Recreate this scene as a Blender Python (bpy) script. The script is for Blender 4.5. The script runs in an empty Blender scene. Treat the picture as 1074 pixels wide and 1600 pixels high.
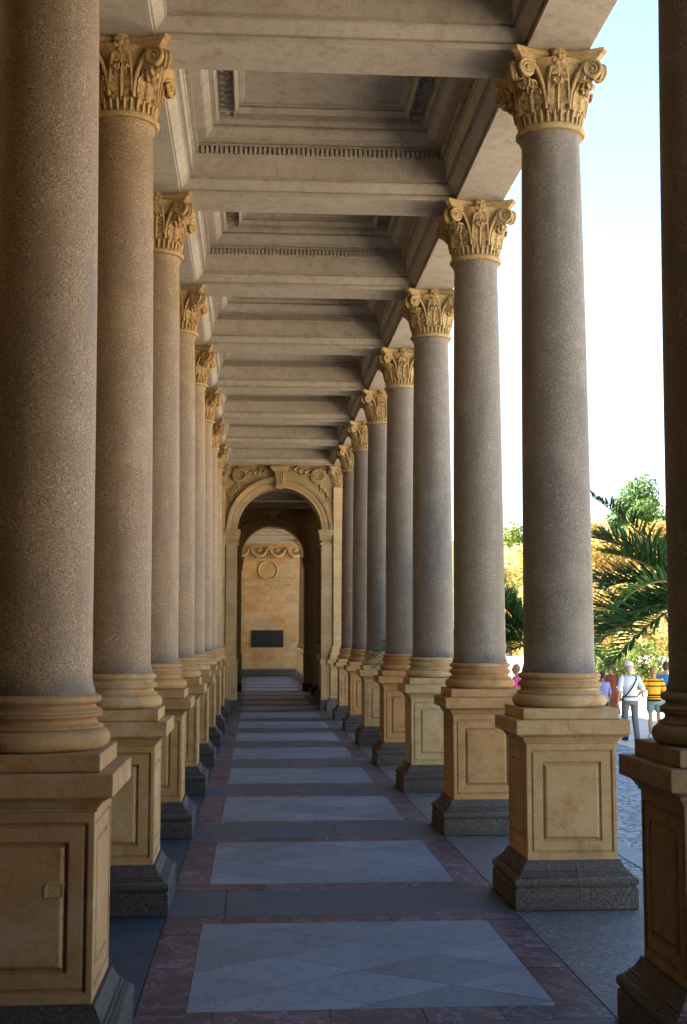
import bpy, math, random
from mathutils import Vector, Matrix, Quaternion, noise as mnoise
random.seed(7)
R = math.radians
sc = bpy.context.scene
col = sc.collection

# ------------------------------------------------------------------ camera
cam_d = bpy.data.cameras.new('camera')
cam = bpy.data.objects.new('camera', cam_d); col.objects.link(cam)
cam.location = (0, 0, 1.65)
cam.rotation_euler = (math.pi/2 + 0.0973, 0, -0.0693)
cam_d.sensor_fit = 'VERTICAL'; cam_d.sensor_height = 36; cam_d.lens = 36*1990/1600
cam_d.clip_start = .05; cam_d.clip_end = 3000
sc.camera = cam
# ------------------------------------------------------------------ sky, sun, exposure
SUN_EL = R(52); SUN_DIR = Vector((-math.cos(SUN_EL), 0.10, math.sin(SUN_EL))).normalized()   # towards the sun (left of the street)
w = bpy.data.worlds.new('World'); sc.world = w; w.use_nodes = True
nt = w.node_tree; bg = nt.nodes['Background']
sky = nt.nodes.new('ShaderNodeTexSky'); sky.sky_type = 'NISHITA'; sky.sun_disc = False
sky.sun_elevation = SUN_EL; sky.sun_rotation = math.atan2(SUN_DIR.x, SUN_DIR.y)
sky.air_density = 1.0; sky.dust_density = 0.25; sky.ozone_density = 1.0
nt.links.new(sky.outputs[0], bg.inputs[0]); bg.inputs[1].default_value = 0.055
sun_d = bpy.data.lights.new('sun', 'SUN'); sun_d.energy = 5.0; sun_d.angle = R(.5); sun_d.color = (1, .90, .76)
sun = bpy.data.objects.new('sun', sun_d); col.objects.link(sun)
sun.rotation_euler = SUN_DIR.to_track_quat('Z', 'Y').to_euler()
vs = sc.view_settings
vs.view_transform = 'Standard'; vs.look = 'None'; vs.gamma = 1; vs.exposure = 3.33; vs.use_curve_mapping = False
sc.cycles.max_bounces = 10; sc.cycles.diffuse_bounces = 6; sc.cycles.use_denoising = True

# ------------------------------------------------------------------ materials
class N:
    def __init__(s, name):
        s.m = bpy.data.materials.new(name); s.m.use_nodes = True
        s.t = s.m.node_tree; s.b = s.t.nodes['Principled BSDF']
    def n(s, typ, **kw):
        x = s.t.nodes.new('ShaderNode'+typ)
        for k, v in kw.items():
            if k.startswith('_'): setattr(x, k[1:], v)
            else: x.inputs[k].default_value = v
        return x
    def l(s, a, b): s.t.links.new(a, b)
    def coords(s, jitter=True, scale=(1,1,1)):
        tc = s.n('TexCoord'); mp = s.n('Mapping'); mp.inputs['Scale'].default_value = scale
        s.l(tc.outputs['Object'], mp.inputs['Vector'])
        if jitter:
            oi = s.n('ObjectInfo'); ml = s.n('Math', _operation='MULTIPLY'); ml.inputs[1].default_value = 37.0
            s.l(oi.outputs['Random'], ml.inputs[0])
            cb = s.n('CombineXYZ'); s.l(ml.outputs[0], cb.inputs[0]); s.l(ml.outputs[0], cb.inputs[2])
            s.l(cb.outputs[0], mp.inputs['Location'])
        return mp.outputs[0]
    def noise(s, vec, scale, detail=4, rough=.6, dist=0):
        x = s.n('TexNoise', Scale=scale, Detail=detail, Roughness=rough, Distortion=dist); s.l(vec, x.inputs['Vector']); return x.outputs['Fac']
    def ramp(s, fac, stops):
        r = s.n('ValToRGB'); e = r.color_ramp.elements
        while len(e) < len(stops): e.new(.5)
        for el, (p, c) in zip(e, stops):
            el.position = p; el.color = (c, c, c, 1) if not isinstance(c, tuple) else (*c, 1)
        s.l(fac, r.inputs[0]); return r.outputs[0]
    def mix(s, fac, a, b, mode='MIX'):
        x = s.n('Mix', _data_type='RGBA', _blend_type=mode)
        for sock, v in ((x.inputs[0], fac), (x.inputs[6], a), (x.inputs[7], b)):
            if isinstance(v, (int, float)): sock.default_value = v
            elif isinstance(v, tuple): sock.default_value = (*v, 1)
            else: s.l(v, sock)
        return x.outputs[2]
    def bump(s, h, strength=.3, dist=.01):
        x = s.n('Bump', Strength=strength, Distance=dist); s.l(h, x.inputs['Height']); s.l(x.outputs[0], s.b.inputs['Normal'])
    def base(s, c):
        if isinstance(c, tuple): s.b.inputs['Base Color'].default_value = (*c, 1)
        else: s.l(c, s.b.inputs['Base Color'])
    def rough(s, r, spec=.5):
        s.b.inputs['Roughness'].default_value = r; s.b.inputs['Specular IOR Level'].default_value = spec

def m_granite(name, c1, c2, dark, lite, tint=True, scale=1., rough=.55, streak=.5, stain=False):
    k = N(name); v = k.coords()
    big = k.noise(v, 1.3*scale, 5, .65); med = k.noise(v, 7*scale, 4, .6)
    base = k.mix(k.ramp(big, [(.32, 0.), (.68, 1.)]), c1, c2)
    fine = k.noise(v, 135*scale, 4, .8)
    base = k.mix(k.ramp(fine, [(.42, 1.), (.50, 0.)]), base, dark)
    f2 = k.noise(v, 105*scale, 2, .7, .4)
    base = k.mix(k.ramp(f2, [(.56, 0.), (.66, .8)]), base, lite)
    vo = k.n('TexVoronoi', Scale=85*scale); k.l(v, vo.inputs['Vector'])
    base = k.mix(k.ramp(vo.outputs['Distance'], [(.06, .75), (.16, 0.)]), base, dark)
    base = k.mix(k.ramp(med, [(.35, streak), (.62, 0.)]), base, tuple(x*.55 for x in c1), 'MIX')
    if stain:   # damp dirt above the base moulding, and long weathering streaks
        tc = k.n('TexCoord'); sp = k.n('SeparateXYZ'); k.l(tc.outputs['Object'], sp.inputs[0])
        ad = k.n('Math', _operation='MULTIPLY_ADD'); ad.inputs[1].default_value = .16; k.l(k.noise(v, 6, 3, .6), ad.inputs[0]); k.l(sp.outputs[2], ad.inputs[2])
        mr = k.n('MapRange'); mr.inputs['From Min'].default_value = 1.50; mr.inputs['From Max'].default_value = 1.60; mr.inputs['To Min'].default_value = .7; mr.inputs['To Max'].default_value = 0.
        k.l(ad.outputs[0], mr.inputs[0]); base = k.mix(mr.outputs[0], base, (.05,.045,.05))
        lo = k.noise(k.coords(True, (5, 5, .7)), 1.6, 5, .6); base = k.mix(k.ramp(lo, [(.50, 0.), (.70, .45)]), base, (.11,.085,.075))
        pt = k.noise(v, 3.2, 3, .5); base = k.mix(k.ramp(pt, [(.60, 0.), (.76, .2)]), base, lite)
    if tint:
        oi = k.n('ObjectInfo'); base = k.mix(1., base, oi.outputs['Color'], 'MULTIPLY')
    k.base(base); k.rough(rough, .35); k.bump(fine, .12, .004); return k.m

def m_stone(name, c1, c2, stain, tint=True, rough=.8, brick=None, bump=.25, sscale=1., crack=0):
    k = N(name); v = k.coords()
    a = k.noise(v, 2.2*sscale, 6, .65, .4); b = k.noise(v, 9*sscale, 5, .7); f = k.noise(v, 60, 4, .7)
    base = k.mix(k.ramp(a, [(.33, 0.), (.66, 1.)]), c1, c2)
    base = k.mix(k.ramp(b, [(.50, 0.), (.70, .8)]), base, stain)
    base = k.mix(k.ramp(f, [(.36, .30), (.55, 0.)]), base, tuple(x*.45 for x in c1))
    vo = k.n('TexVoronoi', Scale=26.); k.l(v, vo.inputs['Vector'])
    base = k.mix(k.ramp(vo.outputs['Distance'], [(.05, .55), (.12, 0.)]), base, tuple(x*.4 for x in stain))
    if crack:
        cv = k.noise(v, 1.7, 3, .55, .9); base = k.mix(k.ramp(cv, [(.494, 0.), (.5, crack), (.506, 0.)]), base, (.12,.06,.03))
        lo = k.noise(v, 3.1, 8, .78, .3); base = k.mix(k.ramp(lo, [(.53, 0.), (.68, .6)]), base, (.19,.125,.075))
        lp = k.noise(v, 1.6, 5, .7, .5); base = k.mix(k.ramp(lp, [(.55, 0.), (.66, .5)]), base, (.52,.46,.34))
    if brick:
        tc = k.n('TexCoord'); mp = k.n('Mapping'); mp.inputs['Rotation'].default_value = (R(90), 0, 0)
        k.l(tc.outputs['Object'], mp.inputs['Vector'])
        br = k.n('TexBrick', Scale=1.); br.inputs['Brick Width'].default_value = brick[0]; br.inputs['Row Height'].default_value = brick[1]
        br.inputs['Mortar Size'].default_value = .006; br.inputs['Color1'].default_value = (.62, .6, .62, 1); br.inputs['Color2'].default_value = (1.15, 1.0, .8, 1)
        br.inputs['Mortar'].default_value = (.45, .42, .4, 1)
        k.l(mp.outputs[0], br.inputs['Vector'])
        base = k.mix(brick[2], base, br.outputs['Color'], 'MULTIPLY')
    if tint:
        oi = k.n('ObjectInfo'); base = k.mix(1., base, oi.outputs['Color'], 'MULTIPLY')
    k.base(base); k.rough(rough, .25)
    bp = k.n('Bump', Strength=bump, Distance=.006); k.l(b, bp.inputs['Height'])
    bp2 = k.n('Bump', Strength=bump*.6, Distance=.003); k.l(f, bp2.inputs['Height']); k.l(bp.outputs[0], bp2.inputs['Normal'])
    if crack:   # worn arrises
        bv = k.n('Bevel', Radius=.011); bv.samples = 4; k.l(bv.outputs[0], bp.inputs['Normal'])
    k.l(bp2.outputs[0], k.b.inputs['Normal']); return k.m

def m_plain(name, c, rough=.7, var=.25, scale=12, spec=.3):
    k = N(name); v = k.coords()
    f = k.noise(v, scale, 4, .65)
    k.base(k.mix(k.ramp(f, [(.3, 1.), (.7, 0.)]), c, tuple(x*(1-var) for x in c))); k.rough(rough, spec); return k.m
M = {}
M['granite'] = m_granite('shaft_granite', (.300,.225,.150), (.232,.182,.132), (.075,.055,.044), (.46,.38,.29), stain=True)
M['dark_granite'] = m_granite('base_granite', (.105,.082,.066), (.075,.060,.052), (.022,.018,.017), (.19,.16,.13), scale=.6, rough=.75)
M['sand'] = m_stone('ochre_sandstone', (.48,.345,.178), (.41,.27,.120), (.38,.18,.065), crack=.2)
M['gold'] = m_stone('carved_sandstone', (.46,.34,.175), (.38,.26,.12), (.17,.11,.055), rough=.7, sscale=3)
M['ceil'] = m_stone('ceiling_stone', (.47,.42,.345), (.40,.35,.275), (.30,.245,.185), tint=False, rough=.85, bump=.1)
M['ashlar'] = m_stone('ashlar_sandstone', (.47,.365,.215), (.40,.285,.145), (.40,.24,.10), brick=(.9,.42,.5))
M['wallstone'] = m_stone('patchy_sandstone', (.52,.39,.19), (.46,.23,.07), (.46,.43,.36), brick=(.85,.34,.55), sscale=.42)

def m_floor(name, c1, c2, vein, vs_=3., rough=.38, tone=False, vein_w=.5, mott=False):
    k = N(name); v = k.coords(False)
    a = k.noise(v, 2.3, 6, .7, .8); f = k.noise(v, 40, 4, .75)
    base = k.mix(k.ramp(a, [(.3, 0.), (.7, 1.)]), c1, c2)
    vn = k.noise(v, vs_, 8, .62, 1.6)
    base = k.mix(k.ramp(vn, [(.475, 0.), (.5, vein_w), (.525, 0.)]), base, vein)
    base = k.mix(k.ramp(f, [(.35, .45), (.6, 0.)]), base, tuple(x*.6 for x in c1))
    if mott:
        mo = k.noise(v, 5.5, 5, .7, .6); base = k.mix(k.ramp(mo, [(.52, 0.), (.68, .55)]), base, (.085,.118,.175))
    if tone:
        at = k.n('Attribute', _attribute_name='tone'); base = k.mix(1., base, at.outputs['Color'], 'MULTIPLY')
    k.base(base)
    rr = k.ramp(a, [(.3, rough), (.7, rough+.22)]); k.l(rr, k.b.inputs['Roughness']); k.b.inputs['Specular IOR Level'].default_value = .4
    k.bump(f, .08, .003); return k.m
M['marble'] = m_floor('pale_blue_marble', (.150,.210,.285), (.220,.285,.355), (.045,.068,.115), 2.0, tone=True, mott=True, vein_w=.4)
M['purple'] = m_floor('purple_marble', (.056,.036,.056), (.082,.054,.074), (.28,.27,.34), 3.4, tone=True, vein_w=.7)
M['band'] = m_floor('grey_band_granite', (.066,.082,.115), (.098,.112,.142), (.04,.045,.06), 5, .5, tone=True)
M['strip'] = m_granite('kerb_granite', (.150,.158,.152), (.10,.108,.112), (.03,.032,.034), (.30,.30,.28), tint=False, rough=.6, streak=.5, scale=.42)
M['blueslab'] = m_floor('dark_blue_slab', (.026,.048,.082), (.034,.060,.098), (.03,.045,.08), 4, .45)
M['kerbstone'] = m_granite('kerbstone', (.36,.37,.37), (.28,.30,.31), (.12,.12,.12), (.45,.45,.43), tint=False, rough=.7, streak=.3)
M['mortar'] = m_plain('lime_mortar', (.13,.115,.095), .9)
M['joint'] = N('joint_dirt').m; M['joint'].node_tree.nodes['Principled BSDF'].inputs['Base Color'].default_value = (.03,.028,.028,1)

def m_setts():
    k = N('street_setts'); v = k.coords(False)
    vo = k.n('TexVoronoi', Scale=7.5, Randomness=.75); k.l(v, vo.inputs['Vector'])
    ve = k.n('TexVoronoi', Scale=7.5, Randomness=.75, _feature='DISTANCE_TO_EDGE'); k.l(v, ve.inputs['Vector'])
    base = k.mix(.5, (.26,.29,.31), vo.outputs['Color'], 'SOFT_LIGHT')
    hs = k.n('HueSaturation', Saturation=.25); k.l(base, hs.inputs['Color'])
    big = k.noise(v, .5, 4, .6)
    base = k.mix(k.ramp(big, [(.3, .4), (.7, 0.)]), hs.outputs[0], (.12,.13,.14))
    base = k.mix(k.ramp(ve.outputs['Distance'], [(.03, 1.), (.10, 0.)]), base, (.06,.065,.07))
    k.base(base); k.rough(.6); k.bump(k.ramp(ve.outputs['Distance'], [(.0, 0.), (.2, 1.)]), .7, .03); return k.m
M['setts'] = m_setts()
M['plaza'] = m_plain('pale_plaza_paving', (.62,.54,.43), .8, .2, 1.5)
M['earth'] = m_plain('parkland_grass', (.10,.13,.04), .9, .4, .6)

# ------------------------------------------------------------------ mesh helpers
class MB:
    def __init__(s): s.v = []; s.f = []; s.mi = []; s.tone = []
    def add(s, vs, fs, mi=0):
        o = len(s.v); s.v += [tuple(p) for p in vs]
        for f in fs: s.f.append([i+o for i in f]); s.mi.append(mi)
    def box(s, x0, x1, y0, y1, z0, z1, mi=0):
        s.add([(x0,y0,z0),(x1,y0,z0),(x1,y1,z0),(x0,y1,z0),(x0,y0,z1),(x1,y0,z1),(x1,y1,z1),(x0,y1,z1)],
              [(0,3,2,1),(4,5,6,7),(0,1,5,4),(1,2,6,5),(2,3,7,6),(3,0,4,7)], mi)
    def loft(s, rings, cap0=True, cap1=True, mi=0, close=True):
        n = len(rings[0]); vs = [p for r in rings for p in r]; fs = []
        for i in range(len(rings)-1):
            for j in range(n if close else n-1):
                a = i*n+j; b = i*n+(j+1) % n; fs.append((a, b, b+n, a+n))
        if cap0: fs.append(tuple(range(n))[::-1])
        if cap1: fs.append(tuple(range((len(rings)-1)*n, len(rings)*n)))
        s.add(vs, fs, mi)
    def lathe(s, prof, seg=48, c=(0,0), cap0=True, cap1=True, mi=0):
        s.loft([[(c[0]+r*math.cos(2*math.pi*j/seg), c[1]+r*math.sin(2*math.pi*j/seg), z) for j in range(seg)] for r, z in prof], cap0, cap1, mi)
    def square(s, prof, cap0=True, cap1=True, mi=0):
        s.loft([[(-h,-h,z),(h,-h,z),(h,h,z),(-h,h,z)] for h, z in prof], cap0, cap1, mi)
    def tube(s, pts, rad, seg=8, flat=1., up=None, cap=True, mi=0):
        pts = [Vector(p) for p in pts]; n = len(pts); rings = []; prev = None
        rad = rad if hasattr(rad, '__len__') else [rad]*n
        for i, p in enumerate(pts):
            t = (pts[min(i+1, n-1)]-pts[max(i-1, 0)]).normalized()
            if up is not None: a = Vector(up)
            elif prev is None: a = Vector((0,0,1)) if abs(t.z) < .9 else Vector((1,0,0))
            else: a = prev
            b = t.cross(a).normalized(); a = b.cross(t).normalized(); prev = a
            rings.append([tuple(p + a*rad[i]*flat*math.cos(2*math.pi*j/seg) + b*rad[i]*math.sin(2*math.pi*j/seg)) for j in range(seg)])
        s.loft(rings, cap, cap, mi)
    def ball(s, c, r, seg=12, rings=8, sc_=(1,1,1), mi=0):
        vs = []; fs = []
        for i in range(rings+1):
            th = math.pi*i/rings
            for j in range(seg):
                ph = 2*math.pi*j/seg
                vs.append((c[0]+r*sc_[0]*math.sin(th)*math.cos(ph), c[1]+r*sc_[1]*math.sin(th)*math.sin(ph), c[2]+r*sc_[2]*math.cos(th)))
        for i in range(rings):
            for j in range(seg):
                a = i*seg+j; b = i*seg+(j+1) % seg; fs.append((a, a+seg, b+seg, b))
        s.add(vs, fs, mi)
    def xf(s, mat, start=0):
        for i in range(start, len(s.v)): s.v[i] = tuple(mat @ Vector(s.v[i]))
    def build(s, name, mat, parent=None, smooth=None, loc=None):
        me = bpy.data.meshes.new(name); me.from_pydata(s.v, [], s.f)
        for m in (mat if isinstance(mat, (list, tuple)) else [mat]): me.materials.append(M[m] if isinstance(m, str) else m)
        me.polygons.foreach_set('material_index', s.mi)
        if s.tone:
            at = me.color_attributes.new('tone', 'FLOAT_COLOR', 'CORNER')
            vals = []
            for p, t in zip(me.polygons, s.tone): vals += [t, t, t, 1.]*p.loop_total
            at.data.foreach_set('color', vals)
        if smooth is not None:
            me.shade_smooth(); me.set_sharp_from_angle(angle=R(smooth))
        me.validate(); me.update()
        o = bpy.data.objects.new(name, me); col.objects.link(o)
        if parent: o.parent = parent
        if loc: o.location = loc
        return o

def thing(name, label, cat, loc=(0,0,0), rz=0, group=None):
    o = bpy.data.objects.new(name, None); col.objects.link(o); o.location = loc; o.rotation_euler = (0,0,rz)
    o.empty_display_size = .2
    o['label'] = label; o['category'] = cat; o['kind'] = 'thing'
    if group: o['group'] = group
    return o
def struct(o, kind='structure'): o['kind'] = kind; return o
KIDS = {}
def kids(o):
    return [c for c in bpy.data.objects if c.parent == o]
def copy_tree(o, parent=None, cache=None):
    c = o.copy(); col.objects.link(c)
    if parent: c.parent = parent
    for ch in o.children: copy_tree(ch, c)
    return c

# ------------------------------------------------------------------ measures
S = 2.917; Y1 = 8.159; XR = 1.960; XL = -.880; BW = .2075
YK = {k: Y1+(k-1)*S for k in range(-1, 9)}      # k = 8 is the pier at the arch wall
SOF = 5.485
STREET = -.70

# ------------------------------------------------------------------ ground, street, floor
b = MB(); b.box(-3.9, 2.45, -14.0, 53.6, -.9, -.012); struct(b.build('floor', 'joint'))
b = MB(); FX0, FX1 = -.513, 1.577
def tile(x0, x1, y0, y1, mi, tone, g=.002, z=0.):
    b.box(x0+g, x1-g, y0+g, y1-g, -.05, z+random.uniform(-.001, .001), mi); b.tone.extend([tone]*6)
def poly(pts, mi, tone, g=.0026):
    c = Vector((sum(p[0] for p in pts)/len(pts), sum(p[1] for p in pts)/len(pts)))
    q = [Vector(p)+(c-Vector(p)).normalized()*g for p in pts]
    n = len(q); z = random.uniform(-.0006, .0006)
    b.add([(p.x, p.y, z) for p in q]+[(p.x, p.y, -.05) for p in q], [tuple(range(n))]+[(i+n, (i+1) % n+n, (i+1) % n, i) for i in range(n)], mi)
    b.tone.extend([tone]*(n+1))
def clip(pts, x0, x1, y0, y1):
    for ax, lim, sg in ((0, x0, 1), (0, x1, -1), (1, y0, 1), (1, y1, -1)):
        out = []
        for i in range(len(pts)):
            p, q = pts[i], pts[(i+1) % len(pts)]; dp, dq = sg*(p[ax]-lim), sg*(q[ax]-lim)
            if dp >= 0: out.append(p)
            if dp*dq < 0:
                t = dp/(dp-dq); out.append((p[0]+(q[0]-p[0])*t, p[1]+(q[1]-p[1])*t))
        pts = out
        if not pts: return pts
    return pts
def area(pts): return abs(sum(pts[i][0]*pts[(i+1) % len(pts)][1]-pts[(i+1) % len(pts)][0]*pts[i][1] for i in range(len(pts))))/2
def floor_bay(ya, yb, band_a, diag=True):
    """band over [ya-band_a, ya+band_a], then border, panel and border up to yb-band_a"""
    j = random.uniform(.15, .7)*(FX1-FX0)+FX0
    tile(FX0, j, ya-band_a, ya+band_a, 2, random.uniform(.85, 1.1)); tile(j, FX1, ya-band_a, ya+band_a, 2, random.uniform(.85, 1.15))
    p0, p1 = ya+band_a, yb-band_a
    for (u0, u1) in ((p0, p0+.215), (p1-.215, p1)):
        x = FX0
        while x < FX1-.05:
            xx = min(FX1, x+random.uniform(.3, .6)); xx = FX1 if FX1-xx < .2 else xx
            tile(x, xx, u0, u1, 1, random.uniform(.7, 1.25)); x = xx
    for (x0, x1) in ((FX0, FX0+.222), (FX1-.212, FX1)):
        y = p0+.215
        while y < p1-.215-.02:
            yy = min(p1-.215, y+random.uniform(.4, .8)); yy = p1-.215 if p1-.215-yy < .25 else yy
            tile(x0, x1, y, yy, 1, random.uniform(.7, 1.25)); y = yy
    x0, x1, y0, y1 = FX0+.222, FX1-.212, p0+.215, p1-.215
    if not diag: tile(x0, x1, y0, y1, 0, 1); return
    d = .415; ox = (x0+x1)/2+random.uniform(-.1, .1); oy = (y0+y1)/2+random.uniform(-.1, .1)
    for i in range(-6, 7):
        for jj in range(-6, 7):
            cx, cy = ox+(i-jj)*d/1.0, oy+(i+jj)*d*.72
            pts = clip([(cx-d, cy), (cx, cy-d*.72), (cx+d, cy), (cx, cy+d*.72)], x0, x1, y0, y1)
            if len(pts) > 2 and area(pts) > .002: poly(pts, 0, random.choice((.74, .84, .92, .97, 1.0, 1.04)))
for k in range(-1, 8): floor_bay(YK[k], YK[k+1], .378)
MID = [28.578, 31.13, 33.65, 36.17, 38.68]; END = [38.68, 41.63, 44.58, 47.53, 50.48, 53.2]
for a, c in list(zip(MID, MID[1:]))+list(zip(END, END[1:])): floor_bay(a, c, .36, True)
tile(FX0, FX1, -14, YK[-1]-.378, 2, 1.)
struct(b.build('floor_paving', ['marble', 'purple', 'band']))
b = MB()
y = -14.
while y < 53.5:
    yy = min(53.5, y+random.uniform(1.2, 1.9)); b.box(FX1+.006, 2.46, y+.002, yy-.002, -.05, random.uniform(-.003, 0)); y = yy
struct(b.build('kerb_paving', 'strip'))
b = MB(); y = -14.
while y < 53.5:
    yy = min(53.5, y+1.46); b.box(-3.9, FX0-.004, y+.001, yy-.001, -.05, random.uniform(-.003, -.001)); y = yy
struct(b.build('aisle_paving', 'blueslab'))
b = MB()
for i in range(4): b.box(2.45+.32*i-.01, 2.45+.32*(i+1), -14, 54, STREET-.1, -.17*(i+1)+.003)
struct(b.build('steps', 'strip'))
b = MB(); b.add([(2.4,-60,STREET),(8.0,-60,STREET),(8.0,70,STREET),(2.4,70,STREET)], [(0,1,2,3)]); struct(b.build('street', 'setts'))
b = MB(); y = -20.
while y < 60:
    b.box(3.93, 4.21, y+.006, y+.99, STREET-.05, STREET+.010); y += 1.0
struct(b.build('kerb', 'kerbstone'))
b = MB(); b.add([(8.0,-60,STREET-.004),(60,-60,STREET-.004),(60,80,STREET-.004),(8.0,80,STREET-.004)], [(0,1,2,3)]); struct(b.build('plaza', 'plaza'))
b = MB(); b.add([(-60,-60,STREET-.004),(2.4,-60,STREET-.004),(2.4,-14.01,STREET-.004),(-60,-14.01,STREET-.004)], [(0,1,2,3)]); struct(b.build('bounce_ground', 'plaza'))  # unseen pale ground, added to bounce warm light from behind the viewer
# terrain: one sheet to the horizon, rising behind the plaza
def terr(x, y):
    d = max(0, math.hypot(max(0, x-10), max(0, y-74))-2) if y > 74 else 0
    return STREET-.03 + 26*(1-math.exp(-d/90))*(.8+.3*mnoise.noise(Vector((x*.012, y*.012, 3)))) if d > 0 else STREET-.03
b = MB(); xs = [-1500,-700,-300,-120,-60,-20,0,10,15,20,25,30,35,40,48,58,64,75,90,110,140,200,300,500,900,1500]; ys = [-1500,-600,-200,-60,0,40,60,74,77,80,84,88,94,100,110,125,150,190,260,400,700,1500]
b.add([(x, y, terr(x, y)) for y in ys for x in xs], [(j*len(xs)+i, j*len(xs)+i+1, (j+1)*len(xs)+i+1, (j+1)*len(xs)+i) for j in range(len(ys)-1) for i in range(len(xs)-1)])
struct(b.build('ground', 'earth', smooth=60))

# ------------------------------------------------------------------ the column
def panel_face(mb, hw, z0, z1, rings, rot):
    """one face of the dado at y = -hw, nested rectangles (inset, depth)"""
    st = len(mb.v); loops = []
    for ins, dep in rings:
        loops.append([(-hw+ins, -hw-dep, z0+ins), (hw-ins, -hw-dep, z0+ins), (hw-ins, -hw-dep, z1-ins), (-hw+ins, -hw-dep, z1-ins)])
    mb.loft(loops, cap0=False, cap1=True); mb.xf(Matrix.Rotation(rot, 4, 'Z'), st)
DADO = [(0,0),(.024,0),(.027,-.011),(.036,-.011),(.039,-.003),(.096,-.003),(.099,-.016),(.108,-.016),(.116,-.004),(.124,.001)]

def leaf_mesh(mb, ang, z0, z1, wid, rb, out, curl, nu=25, nv=44, lobes=4.5):
    """acanthus leaf: climbs the bell, leans out and curls its rounded tip over; lobed edge, ribs slanting to the lobes"""
    line = []; L1 = z1-z0; n1 = int(nv*.68)
    for i in range(n1+1):
        q = i/n1; line.append((rb+out*q**2.2, z0+L1*q))
    cr = curl*.46; c0 = (line[-1][0]+cr, line[-1][1])
    for i in range(1, nv-n1+1):
        a = math.pi - (i/(nv-n1))*math.pi*1.18; s2 = 1-.25*i/(nv-n1)
        line.append((c0[0]+cr*s2*math.cos(a), c0[1]+cr*s2*math.sin(a)))
    lay = []
    for dth in (.007, -.005):
        grid = []
        for i, (r, z) in enumerate(line):
            v = i/nv; p, q = line[max(0, i-1)], line[min(nv, i+1)]; t = Vector((q[0]-p[0], q[1]-p[1])).normalized(); nr = Vector((t.y, -t.x))
            w_ = .66+.42*math.sin(math.pi*min(1, v/.8)**1.3) if v < .72 else (.66+.42*math.sin(math.pi*(.9)**1.3))*math.sqrt(max(.0, 1-((v-.72)/.285)**2))
            for j in range(nu):
                u = -1+2*j/(nu-1); au = abs(u); ph = 2*math.pi*lobes*(v-.10*au)
                edge = 1-.24*(.5-.5*math.cos(ph))**2.2*(1 if v < .9 else .4)
                x = u*wid*.5*w_*(1-(1-edge)*au**1.2)
                d = dth - .09*au**2*wid + .0085*math.cos(ph)*au*(1.15-.5*v) + .011*max(0, 1-au*6) - .006*math.exp(-((au-.24)/.08)**2) + .010*au**3 + .003*math.cos(ph*2+u*9)
                rr, zz = r+nr.x*d, z+nr.y*d
                c, s_ = math.cos(ang), math.sin(ang); grid.append((c*rr-s_*x, s_*rr+c*x, zz-.10*au**2*wid*.6))
        lay.append(grid)
    n = nu; off = len(lay[0]); fs = []
    for i in range(nv):
        for j in range(nu-1):
            a = i*n+j; fs.append((a, a+1, a+n+1, a+n)); fs.append((off+a, off+a+n, off+a+n+1, off+a+1))
        for a in (i*n, i*n+nu-1): fs.append((a, a+n, off+a+n, off+a))
    for j in range(nu-1): a = nv*n+j; fs.append((a, a+1, off+a+1, off+a))
    mb.add(lay[0]+lay[1], fs)

def spiral_pts(x0, z0, xe, ze, r0, turns, side):
    """stem from (x0,z0) sweeping up and out to a scroll whose eye is (xe,ze)"""
    pts = []; n = 46
    a0 = math.pi*.80                                   # start of the scroll, upper inner side
    sx, sz = xe - side*r0*math.cos(math.pi-a0), ze + r0*math.sin(a0)
    for i in range(12):
        t = i/12; u = t*t*(3-2*t)
        bx = (1-t)**2*x0 + 2*t*(1-t)*(x0*.95+sx*.05) + t*t*sx; bz = (1-t)**2*z0 + 2*t*(1-t)*(z0+(sz-z0)*.62) + t*t*sz
        pts.append((bx, bz, 1-.0*t))
    for i in range(n+1):
        t = i/n; a = a0 - t*turns*2*math.pi; rr = r0*(1-t)**.8*.93+.004
        pts.append((xe+side*rr*math.cos(a), ze+rr*math.sin(a), 1-.5*t))
    return pts

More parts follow.
